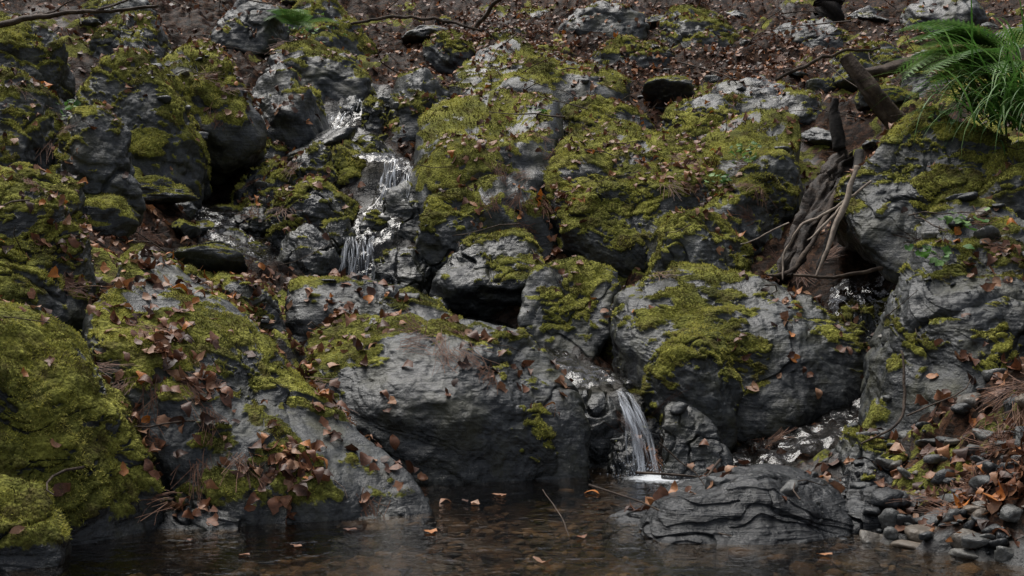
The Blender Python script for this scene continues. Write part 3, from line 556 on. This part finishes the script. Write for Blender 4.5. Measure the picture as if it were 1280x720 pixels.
def fern(name,base,nf,seed,L0=.6,dirc=math.pi):
    r=np.random.default_rng(seed);V=[];F=[];R=[];c=0
    for k in range(nf):
        a=dirc+r.normal()*.7; L_=L0*r.uniform(.7,1.1); d=np.array([math.cos(a),math.sin(a),0]); s=np.array([-d[1],d[0],0]); el=r.uniform(.5,1.); p=np.array(base,float); st=26; v=r.random()*.5
        for i in range(st):
            u=i/st; e=el-1.5*u; fw=d*math.cos(e)+np.array([0,0,1.])*math.sin(e); p=p+fw*L_/st
            V+=[p-s*.002,p+s*.002,p+fw*L_/st+s*.002,p+fw*L_/st-s*.002]; F.append([c,c+1,c+2,c+3]); R+=[.2]*4; c+=4
            if u<.12: continue
            pl_=L_*.26*math.sin(math.pi*min(1,(u*.85+.15)))**.8
            for sg in(-1,1):
                q=p.copy(); dd=s*sg*.92+fw*.38+np.array([0,0,-.12]); m=7
                for j in range(m):
                    uu_=j/m; w_=pl_*.16*(1-uu_)+.001; ln=pl_/m
                    V+=[q,q+dd*ln*.5+fw*w_*1.2,q+dd*ln*1.0,q+dd*ln*.5-fw*w_*1.2]; F.append([c,c+1,c+2,c+3]); R+=[min(1,.35+v+.3*r.random())]*4; c+=4; q=q+dd*ln
    return mesh_np(name,np.array(V),np.array(F),{'rnd':np.array(R)},M_green)
fern('fern',(3.1,8.0,2.3),12,3,.75)
fern('fern',(3.0,7.8,2.15),10,4,.7,math.pi*1.15)
fern('fern',(-2.05,12.2,3.35),6,5,.5,-1.5)
def seedling(name,loc,n,size,seed):
    r=np.random.default_rng(seed); Lp=[];Ln=[]
    q=drop(loc[0],loc[1]); z=q[0].z if q else loc[2]
    for k in range(n):
        Lp.append((loc[0]+r.normal()*size,loc[1]+r.normal()*size,z+r.uniform(.02,size*1.8))); Ln.append((r.normal()*.4,-.3+r.normal()*.4,1))
    Ln=np.array(Ln);Ln/=np.linalg.norm(Ln,axis=1,keepdims=True)
    leaves(name,np.array(Lp),Ln,.03,.06,M_green,.2,.5,1.2)
for k,(l,nn_,s) in enumerate([((1.65,9.0,1.8),30,.09),((1.45,8.8,1.8),14,.06),((-2.75,7.9,2.1),20,.07),((-3.1,8.3,2.1),16,.07),((2.0,6.1,.9),24,.06),((2.2,6.2,1.2),18,.07),((.2,10.0,2.1),8,.04),((2.6,7.6,2.1),14,.06),((-2.0,12.5,3.5),30,.15)]): seedling('seedling',l,nn_,s,k)
# ------------------------------------------------------------ water
def water_mat(name,tint,bs,bd,scale=(7,7,7),fb=-.75,ro=.05):
    t=NT(name)
    h=t.math('ADD',t.noise(1,3,.5,.6,t.mapv(scale)),t.math('MULTIPLY',t.noise(1,2,.5,0,t.mapv(tuple(4*q for q in scale))),.3))
    nr=t.bump(h,bs,bd)
    g=t.n('ShaderNodeBsdfGlossy'); g.inputs['Roughness'].default_value=ro; t.l(nr,g.inputs['Normal']); g.inputs['Color'].default_value=(1,1,1,1)
    tr=t.n('ShaderNodeBsdfTransparent'); tr.inputs[0].default_value=tint+(1,)
    fr=t.n('ShaderNodeFresnel'); fr.inputs['IOR'].default_value=1.38; t.l(nr,fr.inputs['Normal'])
    s=t.mixs(fr.outputs[0],tr.outputs[0],g.outputs[0])
    fo=t.math('ADD',t.attr('foam'),t.math('MULTIPLY_ADD',t.noise(45,5,.75),1.3,fb))
    fo=t.ramp(fo,[(.35,0.),(.8,.8)])
    s=t.mixs(fo,s,t.bsdf((.7,.73,.76),.35,nr))
    return t.done(s)
M_pool=water_mat('pool_water_surface',(.64,.53,.41),.45,.032)
M_stream=water_mat('stream_water_surface',(.5,.48,.45),.4,.03,scale=(16,10,16),fb=-.95,ro=.15)
gx=np.arange(-2.6,2.2,.02); gy=np.concatenate([np.arange(-3,3.5,.25),np.arange(3.5,6.8,.02)]); GX,GY=np.meshgrid(gx,gy)
a=GX.ravel(); b=GY.ravel(); df=np.hypot((a-.72)/1.2,b-6.15)
p=np.stack([a,b,a*0],1)
z=.003*fbm(p*5,2)*ss(2.2,.2,df)+.008*np.sin(df*38)*np.exp(-df*3)+.01*fbm(p*20,2)*np.exp(-df*5)
foam=np.clip(1.05*np.exp(-(np.hypot(a-.68,(b-6.05)*1.0)/.17)**2)+.7*np.exp(-(np.hypot((a-1.0)*.5,b-6.0)/.10)**2),0,1)
idx=np.arange(len(a)).reshape(GX.shape); F=np.stack([idx[:-1,:-1],idx[:-1,1:],idx[1:,1:],idx[1:,:-1]],-1).reshape(-1,4)
mesh_np('pool_water',np.stack([a,b,z],1),F,{'foam':foam},M_pool)
def strip(name,P,wm=1.3,off=.012,fadd=0.):
    seg=[];
    for i in range(len(P)-1):
        m=max(4,int(np.linalg.norm(P[i+1,:3]-P[i,:3])/.02)); 
        for k in range(m): seg.append(P[i]+(P[i+1]-P[i])*(k/m))
    S=np.array(seg); ker_=np.ones(7)/7
    for c in range(4): S[3:-3,c]=np.convolve(S[:,c],ker_,'valid')
    T=np.gradient(S[:,:3],axis=0); sl=-T[:,2]/(np.linalg.norm(T,axis=1)+1e-9); side=np.stack([T[:,1],-T[:,0],0*T[:,0]],1); side/=np.linalg.norm(side,axis=1,keepdims=True)+1e-9
    m=25; us=np.linspace(-1,1,m)
    V=S[:,None,:3]+side[:,None]*(us[None,:,None]*S[:,None,3:4]*wm)
    V=V.reshape(-1,3); sl2=np.repeat(sl,m); V[:,2]+=off+.02*fbm(V*np.array([16,8,8]),3)*(1+sl2*1.5)-.03*np.tile(np.abs(us)**4,len(S))
    fo=np.clip((sl2-.6)*.25+.4*fbm(V*np.array([24,8,5]),3)-.14+fadd,0,.6)
    idx=np.arange(len(V)).reshape(len(S),m); F=np.stack([idx[:-1,:-1],idx[:-1,1:],idx[1:,1:],idx[1:,:-1]],-1).reshape(-1,4)
    return mesh_np(name,V,F,{'foam':fo},M_stream)
strip('stream_water',path[:-2]); strip('stream_water',path2[:-1],fadd=.2); strip('stream_water',path3)
# falls
t=NT('falling_water')
d_=t.bsdf((.8,.84,.9),.2,None,.5); tr=t.n('ShaderNodeBsdfTransparent'); 
M_fall=t.done(t.mixs(t.ramp(t.attr('rnd'),[(0.,.02),(.5,.18),(1.,.65)]),tr.outputs[0],d_))
def fall(name,lip0,lip1,b0,b1,n,seed,w=.004):
    r=np.random.default_rng(seed);V=[];F=[];R=[];c=0
    lip0,lip1,b0,b1=[np.array(q,float) for q in(lip0,lip1,b0,b1)]
    side=(lip1-lip0)/np.linalg.norm(lip1-lip0); cl=r.random(5)
    for k in range(n):
        s=float(np.clip(cl[r.integers(5)]+r.normal()*.05,0,1)); a=lip0+(lip1-lip0)*s; b=b0+(b1-b0)*np.clip(s+r.normal()*.12,0,1)+r.normal(size=3)*.016
        u0=r.random()*.6*(r.random()<.5); u1=1-(r.random()*.5)*(r.random()<.45); ww=w*r.uniform(.3,1.6); al=r.random(); ph=r.random()*9; pw=r.uniform(1.3,2.1)
        m=14
        for i in range(m+1):
            u=u0+(u1-u0)*i/m; h=a+(b-a)*u; z=a[2]+(b[2]-a[2])*(u**pw); q=np.array([h[0],h[1],z])+side*.008*math.sin(u*9+ph)+r.normal(size=3)*.0018
            wv=ww*math.sin(math.pi*min(max(i/m,.04),.96))**.5*(1+.8*u)
            V+=[q-side*wv,q+np.array([0,-wv*.7,0]),q+side*wv]; R+=[al*(.55+.45*math.sin(u*14+ph))]*3
        for i in range(m):
            for j in(0,1): F.append([c+i*3+j,c+i*3+j+1,c+i*3+j+4,c+i*3+j+3])
        c+=(m+1)*3
    for k in range(n*3):
        q=b0+(b1-b0)*r.random()+np.array([r.normal()*.07,r.normal()*.07,abs(r.normal())*.04]); s=r.uniform(.0015,.0035)
        V+=[q+np.array(o)*s for o in((1,0,0),(0,0,1),(-1,0,0),(0,0,-1))]; F.append([c,c+1,c+2,c+3]); R+=[1.]*4; c+=4
    return mesh_np(name,np.array(V),np.array(F),{'rnd':np.array(R)},M_fall)
fall('waterfall',(.51,6.40,.39),(.57,6.40,.38),(.59,6.14,.0),(.70,6.12,.0),65,1,.003)
fall('waterfall',(-1.12,8.66,1.25),(-.91,8.64,1.25),(-1.12,8.42,.92),(-.9,8.4,.92),42,2,.0035)
fall('waterfall',(-.93,9.52,1.86),(-.81,9.5,1.86),(-.96,9.3,1.52),(-.84,9.28,1.52),30,3,.0035)
fall('waterfall',(-.80,9.5,1.80),(-.74,9.46,1.80),(-.84,9.25,1.55),(-.76,9.22,1.55),12,8,.003)
fall('waterfall',(-1.42,11.2,2.56),(-1.25,11.15,2.55),(-1.45,10.95,2.42),(-1.26,10.95,2.42),20,4,.0035)
fall('waterfall',(-1.55,10.9,2.38),(-1.36,10.9,2.4),(-1.66,10.65,2.14),(-1.46,10.6,2.12),28,7,.0035)
fall('waterfall',(-1.25,8.35,.92),(-1.0,8.3,.9),(-1.2,8.1,.78),(-.9,8.1,.76),24,5,.003)
# ------------------------------------------------------------ light, camera
w=bpy.data.worlds.new('World'); scene.world=w; w.use_nodes=True; nt=w.node_tree
sky=nt.nodes.new('ShaderNodeTexSky'); sky.sky_type='NISHITA'; sky.sun_disc=False
sd=Vector((-.22,.30,.925)).normalized(); el=math.asin(sd.z); az=math.atan2(sd.x,sd.y)
sky.sun_elevation=el; sky.sun_rotation=az; sky.dust_density=4
hs=nt.nodes.new('ShaderNodeHueSaturation'); hs.inputs['Saturation'].default_value=.45
bg=nt.nodes['Background']; nt.links.new(sky.outputs[0],hs.inputs['Color']); nt.links.new(hs.outputs[0],bg.inputs[0]); bg.inputs[1].default_value=.135
sl=bpy.data.lights.new('sun','SUN'); sl.energy=3.8; sl.angle=math.radians(42); sl.color=(1,.97,.92)
so=bpy.data.objects.new('sun',sl); so.rotation_euler=(-sd).to_track_quat('-Z','Y').to_euler(); scene.collection.objects.link(so)
cam=bpy.data.cameras.new('camera'); cam.sensor_width=36; cam.lens=45; cam.clip_end=500
co=bpy.data.objects.new('camera',cam); co.location=(0,0,.9); co.rotation_euler=(math.radians(90),0,0); scene.collection.objects.link(co); scene.camera=co
scene.view_settings.view_transform='Standard'; scene.view_settings.look='None'; scene.view_settings.exposure=0
print('TIMES',T1-T0,T2-T1,T3-T2,T4-T3,time.time()-T4)
